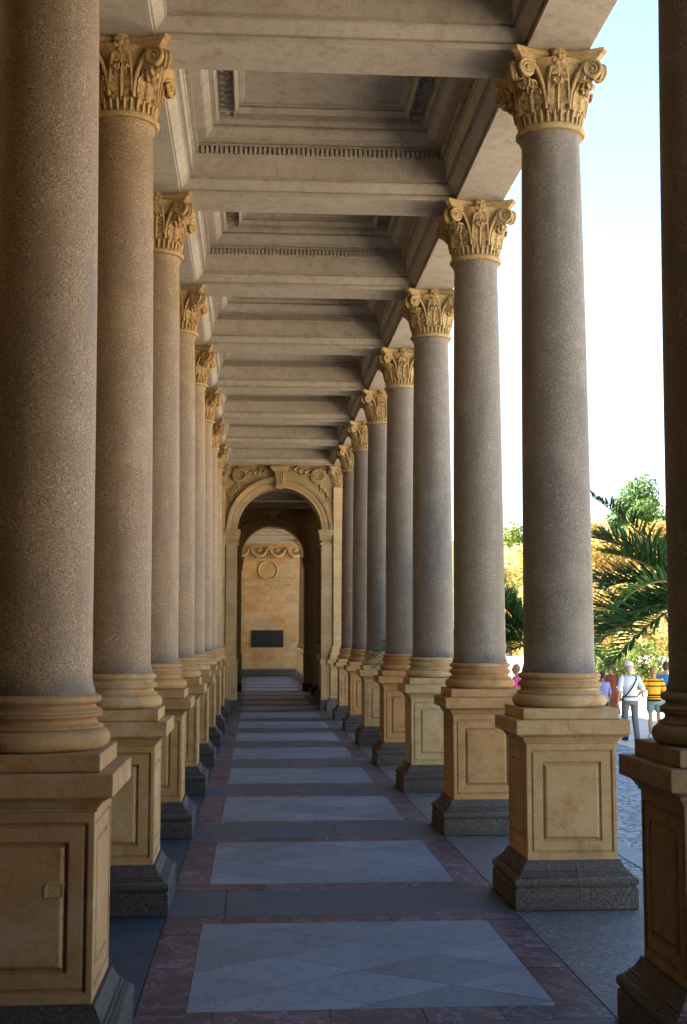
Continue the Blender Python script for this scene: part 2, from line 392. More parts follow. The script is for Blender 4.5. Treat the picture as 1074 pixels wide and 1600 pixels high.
def make_capital(parent, z):
    """carved capital; z = height of its underside; children are what can be told apart in it"""
    b = MB()
    prof = [(.196,z),(.222,z+.004),(.232,z+.016),(.232,z+.030),(.222,z+.042),(.205,z+.048),(.197,z+.055)]
    prof += [(.200+.004*t+.075*t**4, z+.055+t*.40) for t in [i/14 for i in range(15)]]
    b.lathe(prof, 56)
    n = 30                                             # tongues round the foot of the bell
    for i in range(n):
        a = 2*math.pi*i/n
        for k in (0,):
            pts = [(.199, z+.05), (.206, z+.075), (.210, z+.105), (.217, z+.118), (.212, z+.126)]
            b.tube([(r*math.cos(a), r*math.sin(a), zz) for r, zz in pts], [.016, .017, .018, .019, .008], 8, flat=.62)
    cap = b.build('capital', 'gold', parent, smooth=40)
    b = MB()
    def outline(f, zz, cut=.033):
        h, sag = .318*f, .085*f; out = []
        for q in range(4):
            ca, sa = [(1,0),(0,1),(-1,0),(0,-1)][q]
            for i in range(15):
                t = -1+2*i/14; x = t*(h-cut); y = -h + sag*(1-t*t)**1.0
                out.append((ca*x - sa*y, sa*x + ca*y, zz))
        return out
    b.loft([outline(f, z+h) for f, h in ((.80,.428),(.88,.436),(.885,.450),(.93,.466),(.945,.478),(.965,.480),(1.,.492),(1.,.512),(.985,.517))])
    b.build('abacus', 'gold', cap, smooth=35)
    bl = MB(); leaf_mesh(bl, -math.pi/2, z+.10, z+.295, .150, .208, .022, .060)
    leaf_c = bl.build('acanthus_leaf', 'gold', cap, smooth=60)
    bl = MB(); leaf_mesh(bl, -math.pi/4, z+.10, z+.285, .155, .208, .040, .075)
    leaf_mesh(bl, -math.pi/4, z+.24, z+.325, .10, .262, .045, .055, lobes=2.5)
    leaf_d = bl.build('acanthus_leaf', 'gold', cap, smooth=60)
    bv = MB()
    for side in (-1, 1):
        st = len(bv.v)
        P = spiral_pts(side*.078, z+.13, side*.213, z+.372, .060, 2.15, side)
        pts = [(x, -(.222+.50*max(0, abs(x)-.085)), zz) for x, zz, t in P]
        bv.tube(pts, [(.0125*t+.002)*min(1., .35+i/9) for i, (x, zz, t) in enumerate(P)], 8, flat=1.0)
        # broad concave band behind the scroll
        bv.tube([(x*.985, y+.020, zz) for x, y, zz in pts[:26]], [.020]*26, 8, flat=.8)
        bv.ball((side*.213, -(.222+.5*.128)-.004, z+.375), .016, 10, 6)
        bv.lathe([(.052, -.012), (.052, .010)], 20); bv.xf(Matrix.Translation((side*.213, -(.222+.5*.128)+.012, z+.375)) @ Matrix.Rotation(R(90), 4, 'X') , len(bv.v)-40)
    vol = bv.build('volute', 'gold', cap, smooth=50)
    bh = MB()
    for side in (-1, 1):
        P = spiral_pts(side*.070, z+.16, side*.032, z+.372, .026, 1.8, -side)
        bh.tube([(x, -.236-.02*(zz-z-.2)/.17, zz) for x, zz, t in P], [(.0085*t+.0015)*min(1., .25+i/8) for i, (x, zz, t) in enumerate(P)], 7)
    hel = bh.build('helix', 'gold', cap, smooth=50)
    bf = MB()
    for i in range(6):
        a = i*math.pi/3+.3; bf.ball((.030*math.cos(a), -.262, z+.462+.038*math.sin(a)), .024, 8, 6, (1, .6, 1.1))
    bf.ball((0, -.278, z+.462), .018, 8, 6)
    bf.tube([(0,-.245,z+.44),(0,-.262,z+.41),(.004,-.258,z+.37),(0,-.246,z+.32)], [.016,.013,.009,.012], 7)
    bf.tube([(-.05,-.25,z+.505),(0,-.27,z+.522),(.05,-.25,z+.505)], [.006,.016,.006], 7)
    fle = bf.build('fleuron', 'gold', cap, smooth=50)
    for o in (leaf_c, leaf_d, vol, hel, fle):
        for q in (1, 2, 3):
            c = o.copy(); col.objects.link(c); c.rotation_euler = (0, 0, q*math.pi/2); c.parent = cap
    return cap

def make_column(scale_detail=True):
    t = thing('column', 'x', 'column')
    b = MB(); b.square([(.374,0),(.378,.006),(.377,.122),(.372,.130),(.366,.133),(.366,.139),(.374,.143),(.380,.153),(.381,.166),(.377,.180),(.366,.192),(.352,.197),(.350,.199),(.350,.207),(.338,.210),(.337,.213),(.337,.222),(.326,.226),(.317,.236),(.308,.254),(.300,.268),(.296,.276),(.296,.284)])
    b.build('pedestal_base', 'dark_granite', t, smooth=28)
    b = MB(); b.square([(.281,.284),(.281,.300)], False, False); b.square([(.281,.972),(.281,.99)], False, False)
    for q in range(4): panel_face(b, .281, .300, .972, DADO, q*math.pi/2)
    b.build('pedestal', 'sand', t)
    b = MB(); b.square([(.284,.988),(.291,.992),(.291,1.004),(.298,1.006),(.302,1.016),(.313,1.030),(.326,1.037),(.333,1.039),(.333,1.045),(.352,1.047),(.355,1.051),(.355,1.130),(.351,1.135)])
    b.build('pedestal_cap', 'sand', t, smooth=25)
    b = MB(); b.square([(.296,1.1355),(.299,1.139),(.299,1.202),(.296,1.205)])
    tor = lambda zc, rc, mr, n=9: [(rc+mr*math.cos(a), zc+mr*math.sin(a)) for a in [-math.pi/2+math.pi*i/(n-1) for i in range(n)]]
    pr = [(.25,1.206)]+tor(1.246,.262,.041)+[(.272,1.290),(.272,1.298),(.258,1.303),(.248,1.312),(.246,1.322),(.254,1.330),(.262,1.333)]+tor(1.3395,.262,.0065,5)+tor(1.3535,.262,.0065,5)+[(.258,1.362),(.246,1.368),(.242,1.376),(.246,1.384),(.252,1.387)]+tor(1.4005,.247,.0165)+[(.246,1.418),(.244,1.421)]
    b.lathe(pr, 56); b.build('column_base', 'sand', t, smooth=38)
    b = MB(); z0, z1 = 1.421, 4.965
    pr = [(.238,z0),(.238,z0+.020),(.231,z0+.034),(.2262,z0+.06)]
    for i in range(1, 15):
        q = i/15; pr.append((.2245-.031*q**1.7, z0+.06+(z1-z0-.12)*q))
    pr += [(.1925,z1-.06),(.196,z1-.04),(.205,z1-.022),(.205,z1)]
    b.lathe(pr, 64); b.build('shaft', 'granite', t, smooth=40)
    make_capital(t, 4.966)
    return t

COL0 = make_column()
def tint(o, cols):
    """cols: {part name: (r,g,b)}"""
    for ch in o.children:
        nm = ch.name.split('.')[0]
        c = cols.get(nm, cols.get('*', (1,1,1)))
        ch.color = (*c, 1)
        if nm == 'capital':
            for g in ch.children: g.color = (*c, 1)
first = [True]
def place_column(x, y, label, group, cols, rz=0, sxy=1.):
    if first[0]: o = COL0; first[0] = False
    else: o = copy_tree(COL0)
    o.location = (x, y, 0); o.rotation_euler = (0, 0, rz); o['label'] = label; o['group'] = group; o.scale = (sxy, sxy, 1)
    tint(o, cols); return o
GR = 'columns of the row along the street'; GL = 'columns of the inner row'
rs = {0: (.50,.46,.43), 1: (1.06,1.0,.92), 2: (1.02,.86,.72), 3: (1.12,1.2,1.25), 4: (1.0,.80,.62), 5: (1.15,1.2,1.2), 6: (1.02,.82,.62), 7: (1.1,.98,.82)}  # stone tints of the street row; the first is darkened to carry its shade
sh = {0: (.62,.58,.56), 1: (.92,.96,.98), 2: (.95,1.0,1.0), 3: (.90,.95,1.0), 4: (.92,.97,1.02), 5: (.85,.9,.98), 6: (.9,.92,.98), 7: (1.0,.97,.95)}  # shaft tints; the first likewise has shade put into its colour
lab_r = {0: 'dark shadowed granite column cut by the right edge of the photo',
 1: 'grey granite column with cracked ochre pedestal, nearest one seen whole on the street side',
 2: 'grey granite column on orange pedestal, directly behind the nearest whole street-side column',
 3: 'grey granite column on pale yellow pedestal, third whole one of the street-side row',
 4: 'grey granite column on brown-orange pedestal, with the small palm frond poking out beside it',
 5: 'grey granite column on pale pedestal, behind the small palm frond in the street-side row',
 6: 'grey granite column on brown pedestal, last but one before the arch on the street side',
 7: 'thin far granite column next to the arch pilaster on the street side'}
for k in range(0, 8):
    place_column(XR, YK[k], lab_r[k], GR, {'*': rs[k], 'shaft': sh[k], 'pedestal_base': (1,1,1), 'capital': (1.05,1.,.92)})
lsn = {0: (.95,.82,.74), 1: (1.05,.95,.82), 2: (1.05,.92,.78), 3: (1.08,.98,.8), 4: (1.05,.9,.75), 5: (1.1,.95,.8), 6: (1.0,.9,.75), 7: (1.05,.92,.78)}
lab_l = {0: 'huge brown granite column filling the left edge, its pedestal mended with a small patch',
 1: 'brown granite column just behind the huge one at the left edge',
 2: 'warm brown granite column, third along the left row from the near end',
 3: 'warm brown granite column, fourth along the left row from the near end',
 4: 'warm brown granite column, fifth along the left row from the near end',
 5: 'warm brown granite column, sixth along the left row, only a sliver in view',
 6: 'warm brown granite column, last but one before the arch in the left row',
 7: 'warm brown granite column beside the arch at the far end of the left row'}
for k in range(0, 8):
    place_column(XL, YK[k], lab_l[k], GL, {'*': lsn[k], 'shaft': (1.36,1.13,.84), 'pedestal_base': (.85,.85,.9), 'capital': (1.08,.98,.85)})
for o in bpy.data.objects:
    if o.get('label', '').startswith('huge brown granite'):
        b = MB(); st = [(-.028,.0),(.030,.004),(.033,.045),(.012,.050),(-.022,.048),(-.030,.030)]
        b.loft([[(x*f, -d, z*f) for x, z in st] for f, d in ((1.25,0),(1.2,.004),(1.0,.003),(.97,.001))], False, True)
        q = b.build('repair_patch', 'sand', o, loc=(.133, -.2815, .672)); q.color = (1.15, 1.15, 1.1, 1)
for o in bpy.data.objects:
    if o.get('label', '').startswith('grey granite column with cracked'):
        b = MB(); pr = [(.3792,.004),(.3785,.122),(.368,.136),(.3755,.143),(.3825,.166),(.368,.192),(.352,.205),(.339,.220),(.327,.228),(.310,.254),(.298,.276)]
        b.loft([[(.020-.02*z, -h-.0012, z), (.027-.02*z+.004*math.sin(z*60), -h-.0012, z), (.027-.02*z, -h+.01, z), (.020-.02*z, -h+.01, z)] for h, z in pr])
        q = b.build('mortar_joint', 'mortar', o)
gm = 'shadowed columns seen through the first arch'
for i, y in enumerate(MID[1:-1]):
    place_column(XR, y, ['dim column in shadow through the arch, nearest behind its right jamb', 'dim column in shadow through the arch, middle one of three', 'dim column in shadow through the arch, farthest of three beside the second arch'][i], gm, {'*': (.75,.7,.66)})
ge = 'far sunlit columns beyond the second arch'
for i, y in enumerate(END[1:-1]):
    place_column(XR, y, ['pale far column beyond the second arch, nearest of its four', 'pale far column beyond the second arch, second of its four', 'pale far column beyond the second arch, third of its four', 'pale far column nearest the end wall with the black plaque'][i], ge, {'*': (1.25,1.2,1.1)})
#INSERT_LEFTCOLS

# ------------------------------------------------------------------ ceiling: beams, coffers, roof
roof = thing('colonnade_ceiling', 'coffered stone ceiling with deep beams over the colonnade walk', 'ceiling')
def beam(name, x0, x1, y0, y1, m='ceil'):
    b = MB(); b.box(x0, x1, y0, y1, SOF, 6.6); return b.build(name, m, roof)
g_ = .02
b = MB(); b.box(XR-BW+g_, XR+BW, -14.0, 28.60, SOF, 6.6); b.build('long_beam', 'ceil', roof)
b = MB(); b.box(XL-BW, XL+BW-g_, -14.0, 28.60, SOF, 6.6); b.build('long_beam', 'ceil', roof)
for k in range(-1, 8): beam('cross_beam', XL+BW+.001, XR-BW-.001, YK[k]-.2125+g_, YK[k]+.2125-g_)
COF = [(-.0195,5.4853),(0,5.4853),(0,5.516),(-.014,5.519),(-.014,5.533),(.012,5.536),(.040,5.560),(.072,5.596),(.090,5.602),(.074,5.610),(.074,5.624),(.112,5.627),(.112,5.637),(.104,5.640),(.110,5.790),
       (.122,5.793),(.124,5.806),(.126,5.808),(.126,5.872),(.166,5.875),(.163,5.890),(.148,5.893),(.148,5.903),(.186,5.908),(.226,5.909),(.228,5.924),(.238,5.926),(.250,5.942),(.272,5.960),(.284,5.982),(.298,5.984),(.298,5.996),(.284,5.999),(.284,6.008),(.324,6.010),(.330,6.018),(.334,6.036),
       (.338,6.038),(.342,6.098),(.472,6.098),(.476,6.036),(.486,6.036),(.496,6.060),(.512,6.074),(.500,6.078),(.500,6.088),(.530,6.092),(.532,6.116),(.552,6.122),(.560,6.140)]
def make_coffer(x0, x1, y0, y1, fine=True, loc=(0,0,0)):
    b = MB()
    def ring(e, z): return [(x0+e,y0+e,z),(x0+e,y1-e,z),(x1-e,y1-e,z),(x1-e,y0+e,z)]
    b.loft([ring(e, z) for e, z in COF], cap0=False, cap1=True)
    c = b.build('coffer', 'ceil', roof, smooth=25, loc=loc)
    e0, e1, z0, z1, p, wd = .1258, .161, 5.812, 5.868, .0415, .0245
    nx = int((x1-x0-2*e1)/p); ny = int((y1-y0-2*e1)/p)
    def bands(boxes):
        b = MB()
        for q in boxes: b.box(*q, z0, z1)
        b.build('dentil_band', 'ceil', c)
    X_ = [(x0+x1)/2+(i-(nx-1)/2)*p for i in range(nx)]; Y_ = [(y0+y1)/2+(i-(ny-1)/2)*p for i in range(ny)]
    bands([(x-wd/2, x+wd/2, y1-e1, y1-e0) for x in X_]); bands([(x-wd/2, x+wd/2, y0+e0, y0+e1) for x in X_])
    bands([(x0+e0, x0+e1, y-wd/2, y+wd/2) for y in Y_]); bands([(x1-e1, x1-e0, y-wd/2, y+wd/2) for y in Y_])
    if fine:
        e = .407; z = 6.086
        L = [((x0+e+.09, y0+e), (x1-e-.09, y0+e)), ((x0+e+.09, y1-e), (x1-e-.09, y1-e)), ((x0+e, y0+e+.09), (x0+e, y1-e-.09)), ((x1-e, y0+e+.09), (x1-e, y1-e-.09))]
        for (p0, p1) in L:
            b = MB(); p0, p1 = Vector(p0), Vector(p1); d = p1-p0; ln = d.length; d.normalize(); nrm = Vector((-d.y, d.x)); n = round(ln/.105)
            for ph in (0, math.pi):
                pts = []
                for i in range(n*8+1):
                    t = i/(n*8); q = p0+d*ln*t + nrm*.040*math.sin(ph+t*n*math.pi); pts.append((q.x, q.y, z-.004*math.cos(ph+t*n*math.pi)))
                b.tube(pts, .0105, 5, flat=1)
            for i in range(n):
                q = p0+d*ln*((i+.5)/n); b.ball((q.x, q.y, z), .013, 6, 4)
            b.build('guilloche', 'ceil', c, smooth=50)
        for (xx, yy) in ((x0+.407, y0+.407), (x1-.407, y0+.407), (x0+.407, y1-.407), (x1-.407, y1-.407)):
            b = MB()
            for i in range(8):
                a = i*math.pi/4; b.ball((.030*math.cos(a), .030*math.sin(a), 0), .020, 8, 5, (1, 1, .7))
            b.ball((0, 0, -.012), .017, 8, 6)
            for s_ in range(4):
                st = len(b.v); b.box(-.062, .062, -.066, -.058, -.03, .01); b.xf(Matrix.Rotation(s_*math.pi/2, 4, 'Z'), st)
            b.build('rosette', 'ceil', c, smooth=50, loc=(xx, yy, 6.078))
    return c
XA, XB = XL+BW, XR-BW
c0 = make_coffer(XA, XB, .2125-S/2, S/2-.2125, True, (0, YK[-1]+S/2, 0))
for k in range(0, 8):
    c = copy_tree(c0, roof); c.location = (0, YK[k]+S/2, 0)
    if k == 7: c.scale = (1, (S-.2125*1-.2125)/(S-.425), 1)
for sec, ys_ in (('m', MID), ('e', END)):
    for a, d in zip(ys_, ys_[1:]):
        aa = a+.2125 if a not in (MID[0], END[0]) else a+.63; dd = d-.2125 if d != MID[-1] else d-.02
        c = copy_tree(c0, roof); c.location = (0, (aa+dd)/2, 0); c.scale = (1, (dd-aa)/(S-.425), 1)
    for y in ys_[1:-1]: beam('cross_beam', XA+.001, XB-.001, y-.2125+g_, y+.2125-g_)
for (a, d) in ((29.21, 38.66), (39.30, 53.4)):
    b = MB(); b.box(XR-BW+g_, XR+BW, a, d, SOF, 6.6); b.build('long_beam', 'ceil', roof)
    b = MB(); b.box(XL-BW, XL+BW-g_, a, d, SOF, 6.6); b.build('long_beam', 'ceil', roof)
# roof over everything, outer entablature, parapet
b = MB(); b.box(-4.3, XR+.30, -14.0, 54.2, 6.55, 7.0); b.box(XR+BW-.004, XR+.235, -14.0, 28.6, 5.86, 6.56); b.box(XR+.10, XR+.36, -14.01, 54.2, 6.98, 7.45)
b.box(-4.3, XL-BW+.01, -14.0, 54.2, 5.9, 6.56)
b.build('roof', 'ceil', roof)

# ------------------------------------------------------------------ walls
def tagm(o, label, cat, group=None):
    o['label'] = label; o['category'] = cat; o['kind'] = 'thing'
    if group: o['group'] = group
    return o
t = thing('back_wall', 'dim sandstone inner wall behind the left row of columns', 'wall')
b = MB(); b.box(-4.3, -3.9, -14.0, 54.2, -.9, 5.9); b.build('wall', 'ashlar', t)
b = MB(); b.box(-3.9, -3.84, -13.99, 54., 0.001, .45); b.box(-3.9, -3.86, -13.99, 54., 3.9, 4.05); b.build('string_course', 'sand', t)

CX = .540; AR = .952; SPR = 4.035
def arch_pts(r, n=40, z0=SPR): return [(CX - r*math.cos(math.pi*i/n), z0 + r*math.sin(math.pi*i/n)) for i in range(n+1)]
def relief_spandrel(b, y, sgn):
    cx, cz = CX+sgn*.885, 5.255
    # cartouche: ring, shell, petals
    st = len(b.v)
    b.tube([(cx+.125*math.cos(a), y-.035, cz+.125*math.sin(a)) for a in [2*math.pi*i/20 for i in range(21)]], .038, 6)
    for i in range(9):
        a = math.pi*2*i/9; b.tube([(cx+.02*math.cos(a), y-.03, cz+.02*math.sin(a)), (cx+.085*math.cos(a), y-.05, cz+.085*math.sin(a))], [.012, .026], 6)
    for i in range(12):
        a = 2*math.pi*i/12; b.ball((cx+.158*math.cos(a), y-.01, cz+.158*math.sin(a)), .028, 6, 5, (1, .8, 1))
    def scroll(p, q, r, s2):
        pts = []
        for i in range(9):
            tt = i/8; pts.append((p[0]+(q[0]-p[0])*tt, y-.012, p[1]+(q[1]-p[1])*tt + .035*math.sin(tt*math.pi)*s2))
        d = math.atan2(q[1]-p[1], q[0]-p[0])
        for i in range(1, 16):
            a = d + s2*math.pi/2 - s2*i*.42; rr = r*(1-i/19)
            pts.append((q[0]+rr*math.cos(a)-r*math.cos(d+s2*math.pi/2), y-.014, q[1]+rr*math.sin(a)-r*math.sin(d+s2*math.pi/2)))
        b.tube(pts, [.028*(1-.5*i/len(pts)) for i in range(len(pts))], 6)
    # tendrils along the archivolt: towards the keystone and down to the springing
    for i in range(16):
        a = 2*math.pi*i/16; b.tube([(cx+.13*math.cos(a), y-.03, cz+.13*math.sin(a)), (cx+.175*math.cos(a+.25), y-.045, cz+.175*math.sin(a+.25)), (cx+.20*math.cos(a+.5), y-.01, cz+.20*math.sin(a+.5))], [.026, .030, .010], 6)
    for i, (x1, z1, x2, z2) in enumerate([(.70,5.29,.53,5.35),(.56,5.33,.41,5.40),(.43,5.37,.30,5.42),(.92,5.09,1.00,4.96),(1.00,5.02,1.09,4.86),(1.08,4.92,1.14,4.74)]):
        scroll((CX+sgn*x1, z1), (CX+sgn*x2, z2), .060-.005*(i % 3), sgn*(1 if i % 2 else -1))
        mx, mz = CX+sgn*(x1+x2)/2, (z1+z2)/2
        for k_ in range(4):
            a = (1.2 if i < 3 else 2.6)*sgn+k_*.75; b.tube([(mx, y-.01, mz), (mx+.05*math.cos(a), y-.04, mz+.05*math.sin(a)), (mx+.085*math.cos(a+.3), y-.012, mz+.085*math.sin(a+.3))], [.012, .024, .006], 6)
def arch_wall(y0, y1, label, tone, xl=-1.09, xr=2.165, carved=True):
    t = thing('arch_wall', label, 'arch wall', (0,0,0))
    P = arch_pts(AR); top = SOF+.0; n = len(P)
    b = MB()
    # front and back faces as fans between the opening and the rectangle
    def outer(i):
        a = math.pi*i/(n-1); dx, dz = -math.cos(a), math.sin(a); s_ = 1e9
        if dx < -1e-6: s_ = min(s_, (xl-CX)/dx)
        if dx > 1e-6: s_ = min(s_, (xr-CX)/dx)
        if dz > 1e-6: s_ = min(s_, (top-SPR)/dz)
        return (CX+dx*s_, SPR+dz*s_)
    O = [outer(i) for i in range(n)]
    for y, flip in ((y0, 0), (y1, 1)):
        vs = [(x, y, z) for x, z in P]+[(x, y, z) for x, z in O]; fs = []
        for i in range(n-1):
            f = (i, n+i, n+i+1, i+1); fs.append(f if not flip else f[::-1])
        b.add(vs, fs)
        for (a, c, zt) in ((xl, CX-AR, SPR), (CX+AR, xr, SPR)):
            f = [(a,y,0),(c,y,0),(c,y,zt),(a,y,zt)]; b.add(f, [(0,1,2,3) if not flip else (3,2,1,0)])
        # corners left over by the fan
        for sx in (xl, xr):
            pass
    for i in range(n-1): b.add([(P[i][0],y0,P[i][1]),(P[i+1][0],y0,P[i+1][1]),(P[i+1][0],y1,P[i+1][1]),(P[i][0],y1,P[i][1])], [(0,1,2,3)])
    for x, s_ in ((CX-AR, 1), (CX+AR, -1)): b.add([(x,y0,0),(x,y1,0),(x,y1,SPR),(x,y0,SPR)], [(0,1,2,3)])
    b.box(xl, xr, y0, y1, top-.001, 6.6)
    for sx in (xl, xr): b.add([(sx,y0,0),(sx,y1,0),(sx,y1,top),(sx,y0,top)], [(0,1,2,3)])
    ks = [min(range(n), key=lambda i: abs(O[i][0]-sx)+abs(O[i][1]-top)) for sx in (xl, xr)]
    for y in (y0+.002, y1-.002):
        for sx, kk in zip((xl, xr), ks):
            i = [j for j in range(n-1) if (abs(O[j][0]-sx) < 1e-6) != (abs(O[j+1][0]-sx) < 1e-6) and (O[j][0]-CX)*(sx-CX) > 0]
            for j in i: b.add([(O[j][0],y,O[j][1]),(O[j+1][0],y,O[j+1][1]),(sx,y,top)], [(0,1,2)])
    wl = b.build('wall', 'ashlar', t)
    # moulded archivolt
    b = MB(); prof = [(.0,0),(.0,-.045),(.075,-.045),(.078,-.060),(.155,-.060),(.160,-.078),(.178,-.090),(.200,-.092),(.215,-.102),(.243,-.102),(.245,0)]
    rings = []
    N_ = 48
    for i in range(N_+1):
        a = math.pi*i/N_
        rings.append([(CX-(AR-.003+r)*math.cos(a), y0+d, SPR+(AR-.003+r)*math.sin(a)) for r, d in prof])
    b.loft(rings, True, True); b.build('archivolt', 'ashlar', t, smooth=20)
    # keystone: tapered block, curled front
    b = MB()
    ks_ = [(.078,4.955,-.13),(.085,5.00,-.165),(.088,5.04,-.165),(.090,5.09,-.14),(.105,5.20,-.15),(.118,5.30,-.18),(.122,5.345,-.185)]
    b.loft([[(CX-hw,y0+.05,z),(CX+hw,y0+.05,z),(CX+hw,y0+d,z),(CX-hw,y0+d,z)] for hw, z, d in ks_])
    for x in (-.06,-.02,.02,.06): b.tube([(CX+x*.95, y0-.170, 5.03),(CX+x, y0-.152, 5.10),(CX+x*1.2, y0-.16, 5.20),(CX+x*1.35, y0-.187, 5.31)], .016, 6)
    b.tube([(CX-.092, y0-.165, 5.02),(CX+.092, y0-.165, 5.02)], .036, 8)
    kst = b.build('keystone', 'gold', t, smooth=40)
    b = MB(); b.loft([[(CX-w_,y0+.05,z),(CX+w_,y0+.05,z),(CX+w_,y0-d,z),(CX-w_,y0-d,z)] for w_, d, z in ((.15,.19,5.346),(.165,.205,5.365),(.20,.225,5.385),(.21,.235,5.41),(.21,.235,5.455))]); b.build('keystone_cap', 'gold', kst)
    # imposts and jamb plinths
    for sgn in (-1, 1):
        xi = CX+sgn*(AR-.03); xo = CX+sgn*(AR+.275)
        b = MB()
        for z0, z1, dd in ((3.70,3.745,.035),(3.79,3.83,.03),(3.83,3.90,.055),(3.90,3.965,.085),(3.965,4.033,.11)):
            xa = xi-sgn*(dd*.5-.012); b.box(min(xa, xo), max(xa, xo), y0-dd, y1+.02, z0, z1)
        b.build('impost', 'ashlar', t)
        xa = CX+sgn*(AR-.006); xo = CX+sgn*(AR+.235)
        b = MB(); b.box(min(xa, xo), max(xa, xo), y0-.05, y0+.01, .25, 3.70); b.build('jamb', 'ashlar', t)
        xa = CX+sgn*(AR-.03); xo = CX+sgn*(AR+.25)
        b = MB(); b.box(min(xa, xo), max(xa, xo), y0-.085, y1+.02, .001, .25); b.build('jamb_base', 'dark_granite', t)
        b = MB(); b.box(min(xa, xo)+.001, max(xa, xo)+.012, y0-.082, y0+.03, 1.02, 1.14); b.box(min(xa,xo)+.02, max(xa,xo)-.0, y0-.065, y0+.03, .25, 1.02); b.build('jamb_dado', 'sand', t)
    if carved:
        for sgn in (-1, 1):
            b = MB(); relief_spandrel(b, y0, sgn); b.build('spandrel_carving', 'gold', t, smooth=50)
    for o in t.children:
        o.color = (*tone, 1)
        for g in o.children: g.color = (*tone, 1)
    return t
AW = arch_wall(28.578, 29.20, 'ochre stone arch with carved spandrels and scroll keystone, nearer of the two', (1, .98, .95))
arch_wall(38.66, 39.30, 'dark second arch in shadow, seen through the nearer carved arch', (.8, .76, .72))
# pilasters against the first arch: shaft, base, capital borrowed from the column kinds
for x, lab in ((XR, 'pale square pilaster with carved capital at the right of the arch'), (XL, 'square pilaster at the left of the arch, mostly behind columns')):
    t = thing('pilaster', lab, 'pilaster', (x, 28.578, 0))
    for ch in COL0.children:
        nm = ch.name.split('.')[0]
        if nm in ('pedestal_base', 'pedestal', 'pedestal_cap'):
            c = ch.copy(); col.objects.link(c); c.parent = t; c.scale = (.96, .36, 1); c.color = (1.15, 1.12, 1.0, 1)
            if nm == 'pedestal_base': c.color = (1.9, 1.7, 1.5, 1)
    b = MB(); b.loft([[(-h,-d,z),(h,-d,z),(h,.1,z),(-h,.1,z)] for h, d, z in ((.29,.16,1.14),(.29,.16,1.205),(.27,.145,1.21),(.282,.155,1.23),(.27,.145,1.28),(.245,.12,1.30),(.245,.12,1.33),(.262,.135,1.345),(.245,.12,1.37),(.25,.125,1.40),(.235,.11,1.42),(.225,.10,1.44))])
    o = b.build('pilaster_base', 'sand', t); o.color = (1.3, 1.25, 1.15, 1)
    b = MB(); b.box(-.205, .205, -.09, .1, 1.43, 4.99); o = b.build('shaft', 'ashlar', t); o.color = (1.25, 1.25, 1.2, 1)
    for ch in COL0.children:
        if ch.name.startswith('capital'):
            c = copy_tree(ch, t); c.scale = (1.0, .42, 1)
            for g in c.children: g.color = (1.1, 1.05, 1, 1)

# end wall with plaque, roundel, festoons
EY = 53.2
t = thing('end_wall', 'patchy orange sandstone end wall with roundel and festoon frieze', 'wall')
b = MB(); b.box(-1.2, 2.3, EY, EY+.5, -.2, 6.6); o = b.build('wall', 'wallstone', t)
b = MB(); b.box(-1.19, 1.72, EY-.06, EY+.01, .001, .30); b.build('wall_base', 'dark_granite', t)
b = MB(); 
for z0, z1, d in ((3.60,3.66,.03),(3.66,3.74,.05),(3.92,3.97,.05),(3.97,4.03,.09),(4.80,4.84,.04),(4.84,4.88,.06)): b.box(-1.19, 1.74, EY-d, EY+.01, z0, z1)
b.build('string_course', 'sand', t)
b = MB(); b.tube([(CX+.40*math.cos(a), EY-.01, 4.40+.40*math.sin(a)) for a in [2*math.pi*i/40 for i in range(41)]], .045, 8); o = b.build('roundel', 'sand', t, smooth=50)
b = MB()
for i in range(4):
    cx = CX-1.14+.76*i
    b.tube([(cx+.31*math.cos(a), EY-.09, 5.28+.30*math.sin(a)) for a in [math.pi+math.pi*j/14 for j in range(15)]], [.035+.055*math.sin(math.pi*j/14) for j in range(15)], 8)
    b.ball((cx-.38, EY-.04, 5.28), .08, 8, 6); b.tube([(cx-.38, EY-.03, 5.25), (cx-.38, EY-.03, 4.98)], [.05, .03], 6); b.ball((cx, EY-.03, 5.22), .12, 10, 6, (1, .4, .8))
b.build('festoon', 'gold', t, smooth=50)
b = MB(); b.box(-.14, 1.19, EY-.05, EY+.01, 1.20, 1.90); b.box(-.11, 1.16, EY-.055, EY-.04, 1.23, 1.87)
M['bronze'] = m_plain('dark_bronze', (.012,.011,.012), .45, .3, 9, .4)
tagm(b.build('plaque', 'bronze'), 'black rectangular plaque on the orange end wall', 'plaque')
t = thing('added_shade_wall', 'unseen stone walls added behind the viewer to shade the near columns', 'wall')  # unseen walls, added to keep light from behind off the nearest columns
b = MB(); b.box(1.70, 2.40, -13.99, 2.45, .002, SOF-.002); b.box(-3.89, 1.70, -14.4, -13.99, -.9, 6.5); b.build('wall', 'ashlar', t)
# side walls closing the far passage on the left, and the projecting pavilion that darkens its middle part
t = thing('passage_wall', 'dim stone side wall on the left of the passage beyond the arch', 'wall')
b = MB(); b.box(-1.4, -.72, 29.20, 38.66, -.2, 6.6); b.box(-1.4, -.72, 39.30, EY-.001, -.2, 6.6); b.build('wall', 'ashlar', t)
t = thing('pavilion', 'projecting stone pavilion shading the passage beyond the arch', 'building')
b = MB(); b.box(2.45, 4.3, 28.75, 39.2, 5.9, 8.2); b.box(3.9, 4.3, 29.3, 38.6, STREET-.1, 5.9)
b.build('wall', 'ashlar', t)

